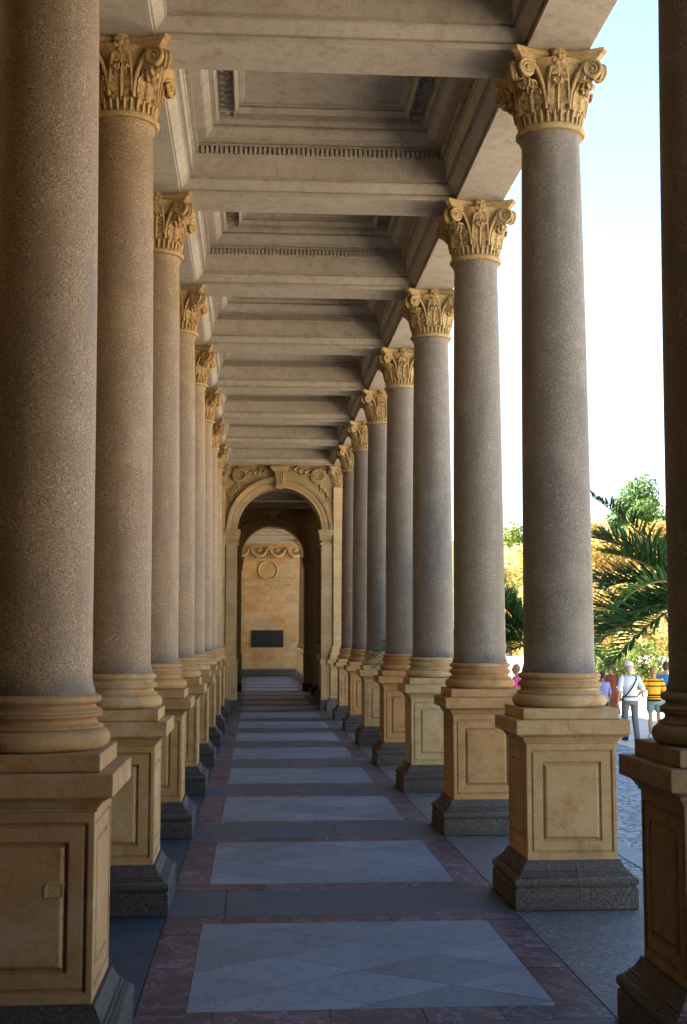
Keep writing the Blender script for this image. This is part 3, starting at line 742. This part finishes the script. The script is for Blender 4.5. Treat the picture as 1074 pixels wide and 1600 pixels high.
# ------------------------------------------------------------------ plants
def m_leaf(name, c1, c2, trans=.35, rough=.5):
    k = N(name); at = k.n('Attribute', _attribute_name='tone')
    c = k.mix(at.outputs['Fac'], c1, c2)
    k.base(c); k.rough(rough, .3)
    tr = k.n('BsdfTranslucent'); k.l(k.mix(.4, c, (.20,.32,.04), 'MIX'), tr.inputs[0])
    mx = k.n('MixShader'); mx.inputs[0].default_value = trans
    out = k.t.nodes['Material Output']; k.l(k.b.outputs[0], mx.inputs[1]); k.l(tr.outputs[0], mx.inputs[2]); k.l(mx.outputs[0], out.inputs[0]); return k.m
M['palm'] = m_leaf('palm_leaf', (.038,.110,.034), (.090,.215,.060), .22)
M['stalk'] = m_plain('palm_stalk', (.20,.16,.06), .6)
M['bark'] = m_plain('bark', (.10,.075,.05), .9, .5, 6)
M['tub'] = m_plain('planter_timber', (.10,.05,.03), .7, .4, 8)
M['leaf_green'] = m_leaf('leaf_green', (.045,.095,.025), (.10,.16,.04), .3)
M['leaf_lime'] = m_leaf('leaf_lime', (.09,.14,.03), (.17,.20,.05), .35)
M['leaf_orange'] = m_leaf('leaf_orange', (.46,.26,.06), (.58,.42,.15), .3)
M['leaf_yellow'] = m_leaf('leaf_yellow', (.44,.34,.10), (.60,.50,.22), .3)

rng = random.Random(11)
def frond(parent, base, tip, sag, n=46, ll=.30, droop=.25, roll=0., wid=.0115):
    """one feather leaf: rachis from base to tip (world), leaflets both sides"""
    p0, p2 = Vector(base), Vector(tip); mid = (p0+p2)/2+Vector((0, 0, sag))
    def P(t): return p0*(1-t)**2+mid*2*t*(1-t)+p2*t*t
    def T(t): return ((mid-p0)*(1-t)+(p2-mid)*t).normalized()
    b = MB(); pts = [P(i/14) for i in range(15)]
    b.tube(pts, [.014*(1-i/15)+.003 for i in range(15)], 6, mi=1); b.tone += [.5]*(len(b.f)-len(b.tone))
    for i in range(n):
        t = .16+.83*i/(n-1); c = P(t); tg = T(t)
        side0 = tg.cross(Vector((0, 0, 1))).normalized(); up = side0.cross(tg).normalized()
        side0, up = side0*math.cos(roll)+up*math.sin(roll), up*math.cos(roll)-side0*math.sin(roll)
        for sd in (-1, 1):
            L = ll*(.35+.65*math.sin(math.pi*min(1, .12+t*.98))**.7)*rng.uniform(.88, 1.1)
            ang = R(rng.uniform(38, 60))*(1-.35*t)
            d = (tg*math.cos(ang)+side0*sd*math.sin(ang)+up*rng.uniform(.3, .9)).normalized()
            w_ = d.cross(up).normalized()*wid*rng.uniform(.8, 1.15); q0 = c; rows = []
            dd = d.copy(); pp = c.copy()
            for s_ in range(5):
                u = s_/4; ww = w_*(.45+1.1*u*(1-u)*2.2)*(1 if u < 1 else .08); fold = up*.006*(1 if 0 < u < 1 else 0)
                rows.append((pp-ww, pp-fold, pp+ww)); dd = (dd+Vector((0, 0, -droop*rng.uniform(.5, 1.3)*.35))).normalized(); pp = pp+dd*L/4
            vs = [tuple(x) for r in rows for x in r]; fs = []
            for s_ in range(4):
                for q in (0, 1): a = s_*3+q; fs.append((a, a+1, a+4, a+3))
            b.add(vs, fs, 0); b.tone += [rng.random()]*len(fs)
    return b.build('frond', ['palm', 'stalk'], parent, smooth=60)
def palm(label, loc, head_z, fronds, rnd=14, length=1.35, ll=.30, group='potted palms along the street side', seed=1, away=None):
    global rng; rng = random.Random(seed)
    t = thing('palm', label, 'palm', loc, 0, group)
    h = head_z-loc[2]
    b = MB()
    prof = [(.24,0),(.27,.02),(.33,.50),(.35,.52),(.35,.57),(.31,.57),(.30,.54)]; b.lathe(prof, 28, cap1=True); b.build('planter', 'tub', t, smooth=40)
    b = MB(); b.lathe([(.11+.02*(i % 2), .54+(h-.54)*i/13) for i in range(14)]+[(.05, h+.05)], 14); b.build('trunk', 'bark', t, smooth=30)
    L = Vector(loc)
    for (tip, sag, roll) in fronds: frond(t, (0, 0, h), Vector(tip)-L, sag, ll=ll, roll=roll, n=int(40*length/1.3)+8)
    for i in range(rnd):
        a = 2*math.pi*i/rnd+rng.uniform(-.2, .2)
        if away and away(a): continue
        el = rng.uniform(-.35, 1.0); l_ = length*rng.uniform(.8, 1.1)
        frond(t, (0, 0, h), Vector((math.cos(a)*math.cos(el), math.sin(a)*math.cos(el), math.sin(el)))*l_+Vector((0, 0, h)), .25+.25*rng.random(), ll=ll, roll=rng.uniform(-.4, .4))
    return t
palm('dark green palm by the nearest street-side columns, biggest one in view', (4.28, 12.0, STREET), 2.02,
     [((3.12,11.6,2.95), .14, .35), ((3.17,11.5,2.42), .16, .1), ((3.28,11.4,1.92), .38, -.3), ((3.03,11.6,1.90), .04, .2), ((3.0,11.7,1.70), .12, .1), ((3.0,11.8,1.47), .14, .2), ((3.08,11.6,1.58), .10, -.1), ((3.22,11.5,1.38), .2, .3), ((3.3,12.3,2.62), .2, .5), ((3.12,11.9,2.65), .15, .2), ((3.1,12.1,2.15), .18, .3), ((3.15,11.4,1.78), .06, .5), ((3.45,12.2,1.75), .2, .0), ((3.35,12.2,2.1), .25, .3)],
     rnd=13, seed=3, ll=.34, away=lambda a: math.cos(a) < .25)
palm('dark green palm seen in the gap between the second and third street-side columns', (3.62, 16.4, STREET), 1.55,
     [((2.70,16.2,2.75), .25, .4), ((2.60,16.0,2.3), .35, .1), ((2.55,16.1,1.8), .35, -.2), ((2.6,16.5,1.3), .3, .4), ((2.65,16.3,2.0), .2, .3), ((2.7,16.0,1.35), .25, .3), ((2.65,15.9,2.45), .25, .2), ((2.7,16.3,1.65), .15, .5), ((2.6,16.2,1.5), .2, -.2), ((2.75,16.4,2.55), .15, .1), ((2.75,16.1,1.1), .2, .2), ((2.8,15.8,2.1), .4, .7)], rnd=14, seed=5, away=lambda a: math.cos(a) < -.3)
palm('small palm whose one frond pokes between columns into the walk', (2.92, 18.75, -.17), 1.25,
     [((1.62,18.30,1.30), .50, .35), ((1.60,18.25,1.42), .5, .1), ((1.70,18.2,1.20), .45, -.2), ((2.6,19.4,1.9), .25, 0)], rnd=9, length=.85, ll=.24, seed=8, away=lambda a: math.cos(a) < .1)

def tree(name, label, cat, x, y, top, rx, leaf, n=5200, size=.30, seed=1, base=.28, z0=None, group=None):
    r_ = random.Random(seed); zg = terr(x, y) if z0 is None else z0; h = top-zg if z0 is None else top
    t = thing(name, label, cat, (x, y, zg-.1), 0, group)
    b = MB(); b.tube([(0,0,0),(.05,.02,h*.2),(-.05,.04,h*.42),(.02,0,h*.66)], [h*.028, h*.022, h*.016, h*.006], 9)
    cl = []
    cz = h*(base+(1-base)/2); rz = h*(1-base)/2
    while len(cl) < 46:
        u = Vector((r_.uniform(-1,1), r_.uniform(-1,1), r_.uniform(-1,1)))
        if .35 < u.length < 1: cl.append((Vector((u.x*rx, u.y*rx, cz+u.z*rz)), r_.uniform(.16, .30)*rx))
    for c, rr in cl[:14]:
        s_ = Vector((0, 0, h*r_.uniform(.25, .5))); b.tube([s_, (s_+c)/2+Vector((0, 0, .04*h)), c], [h*.011, h*.007, h*.003], 6)
    b.build('trunk', 'bark', t, smooth=50)
    b = MB()
    for i in range(n):
        c, rr = cl[r_.randrange(len(cl))]
        d = Vector((r_.gauss(0,1), r_.gauss(0,1), r_.gauss(0,1))); d.normalize(); p = c+d*rr*(r_.random()**.4)*Vector((1,1,.75)).length/1.6
        nrm = (d+Vector((r_.gauss(0,.5), r_.gauss(0,.5), r_.gauss(.3,.5)))).normalized(); a = nrm.orthogonal().normalized(); a = Quaternion(nrm, r_.uniform(0, 6.28)) @ a; q = nrm.cross(a)
        s_ = size*r_.uniform(.6, 1.2); b.add([p-a*s_*.6, p-q*s_*.35+nrm*.03, p+a*s_*.6, p+q*s_*.35+nrm*.03], [(0,1,2,3)]); b.tone.append(r_.random())
    b.build('crown', leaf, t); return t
tree('broadleaf_tree', 'tall rounded green tree highest against the sky by the right edge', 'tree', 28.4, 92, 13.0, 4.6, 'leaf_green', 30000, .24, 2, .03, group='trees beyond the plaza')
tree('broadleaf_tree', 'green tree behind the orange trees, left of the tallest green one', 'tree', 24.6, 90, 11.4, 4.4, 'leaf_green', 20000, .24, 3, .03, group='trees beyond the plaza')
tree('broadleaf_tree', 'lone green tree in the narrow gap between the second and third street-side columns', 'tree', 16.6, 82, 9.0, 3.0, 'leaf_lime', 11000, .22, 4, .05, group='trees beyond the plaza')
tree('autumn_tree', 'yellow leaved tree low in the narrow gap beside the palm', 'tree', 14.0, 70, 7.0, 3.0, 'leaf_yellow', 10000, .20, 5, .15, group='autumn trees beyond the plaza')
tree('autumn_tree', 'bright orange leaved tree behind the biggest palm, left half', 'tree', 18.9, 70, 8.7, 3.2, 'leaf_orange', 14000, .20, 6, .12, group='autumn trees beyond the plaza')
tree('autumn_tree', 'golden orange leaved tree behind the biggest palm, nearer the right edge', 'tree', 22.3, 71, 8.0, 3.0, 'leaf_orange', 14000, .20, 7, .12, group='autumn trees beyond the plaza')
tree('autumn_tree', 'pale gold leaved low tree behind the people', 'tree', 20.4, 66.5, 5.6, 2.6, 'leaf_yellow', 11000, .18, 9, .08, group='autumn trees beyond the plaza')
tree('autumn_tree', 'russet tree mostly hidden behind the nearest whole column', 'tree', 16.4, 68, 6.5, 2.6, 'leaf_orange', 9000, .2, 10, .12, group='autumn trees beyond the plaza')
for i, (x, y, s_) in enumerate([(12.4, 52, 1), (14.6, 54, 2), (17.0, 56, 3)]):
    tree('shrub', ['yellow-green bush low behind the second palm', 'yellow-green bush behind the nearest whole column', 'yellow-green bush just left of the people', 'yellow-green bush behind the man in the pale shirt'][i], 'bush', x, y, 2.3, 1.3, 'leaf_lime', 2600, .16, 20+i, .02, z0=STREET, group='bushes behind the people')
t = thing('garden_wall', 'long low white garden wall at the far side of the plaza', 'wall')
M['white'] = m_plain('white_render', (.72,.70,.66), .8, .1)
b = MB(); b.box(5, 42, 62.0, 62.3, STREET-.1, .55); b.build('wall', 'white', t)
b = MB(); b.box(4.95, 42.05, 61.93, 62.37, .553, .67); b.build('coping', 'white', t)

# ------------------------------------------------------------------ people
def m_cloth(name, c, var=.18): return m_plain(name, c, .85, var, 30, .2)
M['skin'] = m_plain('skin', (.42,.24,.16), .55, .12, 8); M['skin_tan'] = m_plain('tanned_skin', (.33,.17,.10), .55, .12, 8)
M['hair'] = m_plain('brown_hair', (.06,.035,.02), .6); M['hair_fair'] = m_plain('fair_hair', (.30,.19,.08), .6); M['hair_grey'] = m_plain('grey_hair', (.35,.30,.26), .6)
M['shirt_pale'] = m_cloth('pale_blue_shirt', (.50,.60,.66)); M['grey_cloth'] = m_cloth('grey_trousers', (.12,.125,.14)); M['white_cloth'] = m_cloth('white_cloth', (.75,.73,.70))
M['teal_cloth'] = m_cloth('teal_shorts', (.16,.25,.24)); M['blue_cloth'] = m_cloth('bright_blue_top', (.03,.22,.52)); M['lav_cloth'] = m_cloth('lavender_top', (.25,.27,.50)); M['navy_cloth'] = m_cloth('navy_trousers', (.02,.025,.04))
M['rust_cloth'] = m_cloth('rust_dress', (.26,.07,.035)); M['pink_cloth'] = m_cloth('pink_top', (.62,.08,.22)); M['leather'] = m_plain('black_leather', (.015,.013,.012), .5); M['eye'] = m_plain('eye', (.02,.015,.012), .3); M['lip'] = m_plain('lip', (.33,.12,.10), .5)
k = N('bee_striped_knit'); tc = k.n('TexCoord'); sp = k.n('SeparateXYZ'); k.l(tc.outputs['Object'], sp.inputs[0])
mr = k.n('MapRange'); mr.inputs['From Min'].default_value = .7; mr.inputs['From Max'].default_value = 1.5; k.l(sp.outputs[2], mr.inputs[0])
rp = k.n('ValToRGB'); rp.color_ramp.interpolation = 'CONSTANT'; e = rp.color_ramp.elements
Yc, Kc = (.72,.36,.02,1), (.015,.012,.01,1)
st_ = [(0,Kc),(.24,Yc),(.33,Kc),(.385,Yc),(.60,Kc),(.64,Yc),(.74,Kc),(.78,Yc)]
while len(e) < len(st_): e.new(.5)
for el, (p, c) in zip(e, st_): el.position = p; el.color = c
k.l(mr.outputs[0], rp.inputs[0]); k.base(rp.outputs[0]); k.rough(.85, .2); M['bee'] = k.m

def remesh(mb, name, mat, parent, voxel=.012, smooth=3):
    me = bpy.data.meshes.new('tmp'); me.from_pydata(mb.v, [], mb.f); o = bpy.data.objects.new('tmp', me); col.objects.link(o)
    md = o.modifiers.new('r', 'REMESH'); md.mode = 'VOXEL'; md.voxel_size = voxel; md.use_smooth_shade = True
    if smooth: sm = o.modifiers.new('s', 'SMOOTH'); sm.iterations = smooth; sm.factor = .5
    dg = bpy.context.evaluated_depsgraph_get(); me2 = bpy.data.meshes.new_from_object(o.evaluated_get(dg)); bpy.data.objects.remove(o); bpy.data.meshes.remove(me)
    me2.materials.clear(); me2.materials.append(M[mat]); me2.name = name
    r_ = bpy.data.objects.new(name, me2); col.objects.link(r_); r_.parent = parent; return r_
def person(label, loc, rz, h, skin, hair, top, bottom, pose, long_bottom=True, sleeve=.5, cap=None, dress=False, hair_long=False):
    """figure facing local +Y, metres scaled so that standing height = h; pose gives joint offsets"""
    t = thing('person', label, 'person', loc, rz, 'people on the plaza'); k = h/1.75
    V = lambda x, y, z: Vector((x*k, y*k, z*k))
    lean = pose.get('lean', 0)
    pel, che, nek, hed = V(0,0,.95), V(0,lean*.6,1.28), V(0,lean,1.47), V(pose.get('hx', 0),lean+.03,1.63)
    J = {}
    for sd, nm in ((-1, 'l'), (1, 'r')):
        J[nm+'hip'] = V(sd*.095,0,.92); J[nm+'knee'] = V(sd*.10,*pose.get(nm+'knee', (.02,.50))); J[nm+'ank'] = V(sd*.105,*pose.get(nm+'ank', (-.02,.085)))
        J[nm+'sho'] = V(sd*.185,lean*.9,1.415); J[nm+'elb'] = V(*pose.get(nm+'elb', (sd*.255,-.03,1.12))); J[nm+'wri'] = V(*pose.get(nm+'wri', (sd*.27,.06,.87)))
    b = MB()
    def seg(p, q, r0, r1, n=7, bulge=0):
        pts = [p.lerp(q, i/(n-1)) for i in range(n)]; b.tube(pts, [k*(r0+(r1-r0)*i/(n-1)+bulge*math.sin(math.pi*i/(n-1))) for i in range(n)], 12); b.ball(p, r0*k, 10, 8); b.ball(q, r1*k, 10, 8)
    def torso(grow=0., z0=.90):
        rings = []
        for z, rx_, ry in ((.86,.13,.10),(.92,.168,.118),(1.0,.163,.115),(1.08,.142,.10),(1.18,.148,.105),(1.28,.168,.115),(1.36,.178,.112),(1.42,.155,.09),(1.46,.075,.065)):
            if z < z0: continue
            y = lean*max(0, z-.95)/.52
            rings.append([tuple(V((rx_+grow)*math.cos(a), y+(ry+grow)*math.sin(a), z)) for a in [2*math.pi*i/20 for i in range(20)]])
        b.loft(rings)
    torso()
    seg(nek, hed-V(0,.01,.05), .055, .05)
    b.ball(hed+V(0,0,.015), .105*k, 16, 12, (.76,.92,1.12)); b.ball(hed+V(0,.03,-.065), .06*k, 10, 8, (.85,.95,.8))
    b.tube([hed+V(0,.085,.03), hed+V(0,.118,-.012), hed+V(0,.09,-.022)], [.009*k,.015*k,.012*k], 8)
    for sd in (-1, 1): b.ball(hed+V(sd*.082,-.005,0), .028*k, 8, 6, (.4,.7,1.1))
    for nm, sd in (('l', -1), ('r', 1)):
        seg(J[nm+'hip'], J[nm+'knee'], .082, .052); seg(J[nm+'knee'], J[nm+'ank'], .052, .036, bulge=.012)
        seg(J[nm+'ank'], J[nm+'ank']+V(sd*.02,.15,-.045), .038, .03); seg(J[nm+'ank']+V(0,-.03,-.04), J[nm+'ank']+V(sd*.02,.12,-.055), .03, .028)
        seg(J[nm+'sho'], J[nm+'elb'], .050, .038); seg(J[nm+'elb'], J[nm+'wri'], .038, .026)
        d = (J[nm+'wri']-J[nm+'elb']).normalized(); ax = Vector((0,1,0)) if abs(d.y) < .8 else Vector((0,0,1)); s_ = d.cross(ax).normalized(); f_ = s_.cross(d).normalized()
        w0 = J[nm+'wri']; seg(w0, w0+d*.085*k, .026, .032); 
        for i, ln in enumerate((.070,.080,.075,.058)):
            q = w0+d*.08*k+f_*(i-1.5)*.019*k; b.tube([q, q+d*ln*.5*k-s_*sd*.006*k, q+d*ln*k-s_*sd*.022*k], [.0105*k,.0095*k,.008*k], 8)
        q = w0+d*.03*k+f_*.03*k; b.tube([q, q+(d*.6+f_*.7).normalized()*.035*k, q+(d*.9+f_*.45).normalized()*.065*k], [.013*k,.011*k,.009*k], 8)
    remesh(b, 'body', skin, t, .0085)
    # clothes
    b = MB(); torso(.016, 1.0 if not dress else .9)
    if not dress: b.loft([[tuple(V((rx_)*math.cos(a), ry*math.sin(a), z)) for a in [2*math.pi*i/20 for i in range(20)]] for z, rx_, ry in ((.90,.186,.140),(.95,.188,.140),(1.02,.182,.134))])
    else: b.loft([[tuple(V((rx_+.012*math.cos(a*7))*math.cos(a), ry*math.sin(a), z)) for a in [2*math.pi*i/40 for i in range(40)]] for z, rx_, ry in ((.42,.26,.22),(.7,.21,.17),(.95,.185,.135),(1.05,.165,.12))])
    for nm in 'lr':
        p, q = J[nm+'sho'], J[nm+'elb']; e_ = p.lerp(q, min(1, sleeve*1.6)); seg(p-V(0,0,.01), e_, .066, .060)
        if sleeve > .7: seg(q, q.lerp(J[nm+'wri'], .9), .052, .040)
    o = remesh(b, 'dress' if dress else 'shirt', top, t, .011)
    if not dress:
        b = MB(); b.loft([[tuple(V((rx_)*math.cos(a), ry*math.sin(a), z)) for a in [2*math.pi*i/20 for i in range(20)]] for z, rx_, ry in ((.82,.165,.125),(.92,.182,.134),(1.0,.176,.130))])
        for nm in 'lr':
            seg(J[nm+'hip'], J[nm+'knee'] if long_bottom else J[nm+'hip'].lerp(J[nm+'knee'], .52), .100, .074 if long_bottom else .098)
            if long_bottom: seg(J[nm+'knee'], J[nm+'ank'], .074, .064)
        remesh(b, 'trousers' if long_bottom else 'shorts', bottom, t, .011)
        b = MB(); b.loft([[tuple(V(.185*math.cos(a), .138*math.sin(a), z)) for a in [2*math.pi*i/24 for i in range(24)]] for z in (.975, 1.005)]); b.build('belt', 'leather', t, smooth=40)
    b = MB()
    for nm, sd in (('l', -1), ('r', 1)):
        a = J[nm+'ank']; seg(a+V(0,-.045,-.045), a+V(sd*.02,.16,-.055), .042, .038); b.ball(a+V(0,-.03,-.03), .045*k, 8, 6)
    remesh(b, 'shoes', 'leather' if long_bottom else 'white_cloth', t, .012)
    b = MB(); b.ball(hed+V(0,-.022,.035), .112*k, 16, 12, (.80,.90,1.05))
    if hair_long: b.ball(hed+V(0,-.06,-.05), .10*k, 12, 10, (.85,.55,1.2))
    remesh(b, 'hair', hair, t, .011)
    if cap:
        b = MB(); b.ball(hed+V(0,-.004,.062), .118*k, 16, 12, (.84,.98,.80)); b.loft([[tuple(hed+V(.085*math.cos(a)*s_, .09+.10*math.sin(a)*s_, .07+zz)) for a in [2*math.pi*i/16 for i in range(16)]] for s_, zz in ((1,-.006),(1,.006))])
        remesh(b, 'cap', cap, t, .010)
    for sd in (-1, 1):
        b = MB(); b.ball(hed+V(sd*.032,.092,.022), .011*k, 8, 6); b.build('eye', 'eye', t, smooth=60)
    b = MB(); b.ball(hed+V(0,.093,-.052), .020*k, 8, 6, (1.1,.4,.35)); b.build('mouth', 'lip', t, smooth=60)
    return t, V, J
# man in pale shirt, back to the camera, shoulder strap
tm, V, J = person('man in pale blue shirt and grey trousers seen from behind, bag strap across his back', (8.46, 28.5, STREET), R(4), 1.76, 'skin', 'hair_grey', 'shirt_pale', 'grey_cloth',
    dict(lknee=(.10,.50), lank=(.02,.10), rknee=(-.02,.50), rank=(-.12,.085), lelb=(-.27,-.05,1.12), lwri=(-.27,.03,.87), relb=(.30,-.06,1.14), rwri=(.20,.10,.98)), cap='white_cloth', sleeve=.55)
b = MB(); b.tube([V(.13,-.02,1.455), V(.12,-.115,1.38), V(.02,-.152,1.22), V(-.10,-.150,1.07), V(-.19,-.09,.97), V(-.21,0,.93)], .018, 6, flat=.5); b.build('strap', 'leather', tm, smooth=40)
person('woman in yellow and black striped knit top and teal shorts beside the man', (9.30, 29.4, STREET), R(-6), 1.64, 'skin', 'hair_fair', 'bee', 'teal_cloth',
    dict(lknee=(.03,.50), rknee=(-.02,.50), rank=(-.08,.085), lelb=(-.29,.02,1.16), lwri=(-.24,.20,1.05), relb=(.26,.0,1.14), rwri=(.2,.2,1.05)), long_bottom=False, hair_long=False)
person('person in bright blue top and white trousers half hidden by the dark near column', (9.86, 30.2, STREET), R(-40), 1.72, 'skin', 'hair', 'blue_cloth', 'white_cloth', dict(lknee=(.25,.55), lank=(.30,.10), rknee=(-.02,.50)))
person('child in lavender top and navy trousers at the left of the group', (8.42, 30.6, STREET), R(30), 1.50, 'skin_tan', 'hair', 'lav_cloth', 'navy_cloth', dict())
person('woman in rust red dress between the child and the man', (8.95, 31.8, STREET), R(150), 1.66, 'skin_tan', 'hair', 'rust_cloth', 'rust_cloth', dict(), dress=True, hair_long=True)
person('person in pink top and white trousers in the narrow gap beside the second palm', (6.32, 30.6, STREET), R(60), 1.66, 'skin', 'hair_fair', 'pink_cloth', 'white_cloth', dict(rwri=(.3,.2,1.0)))
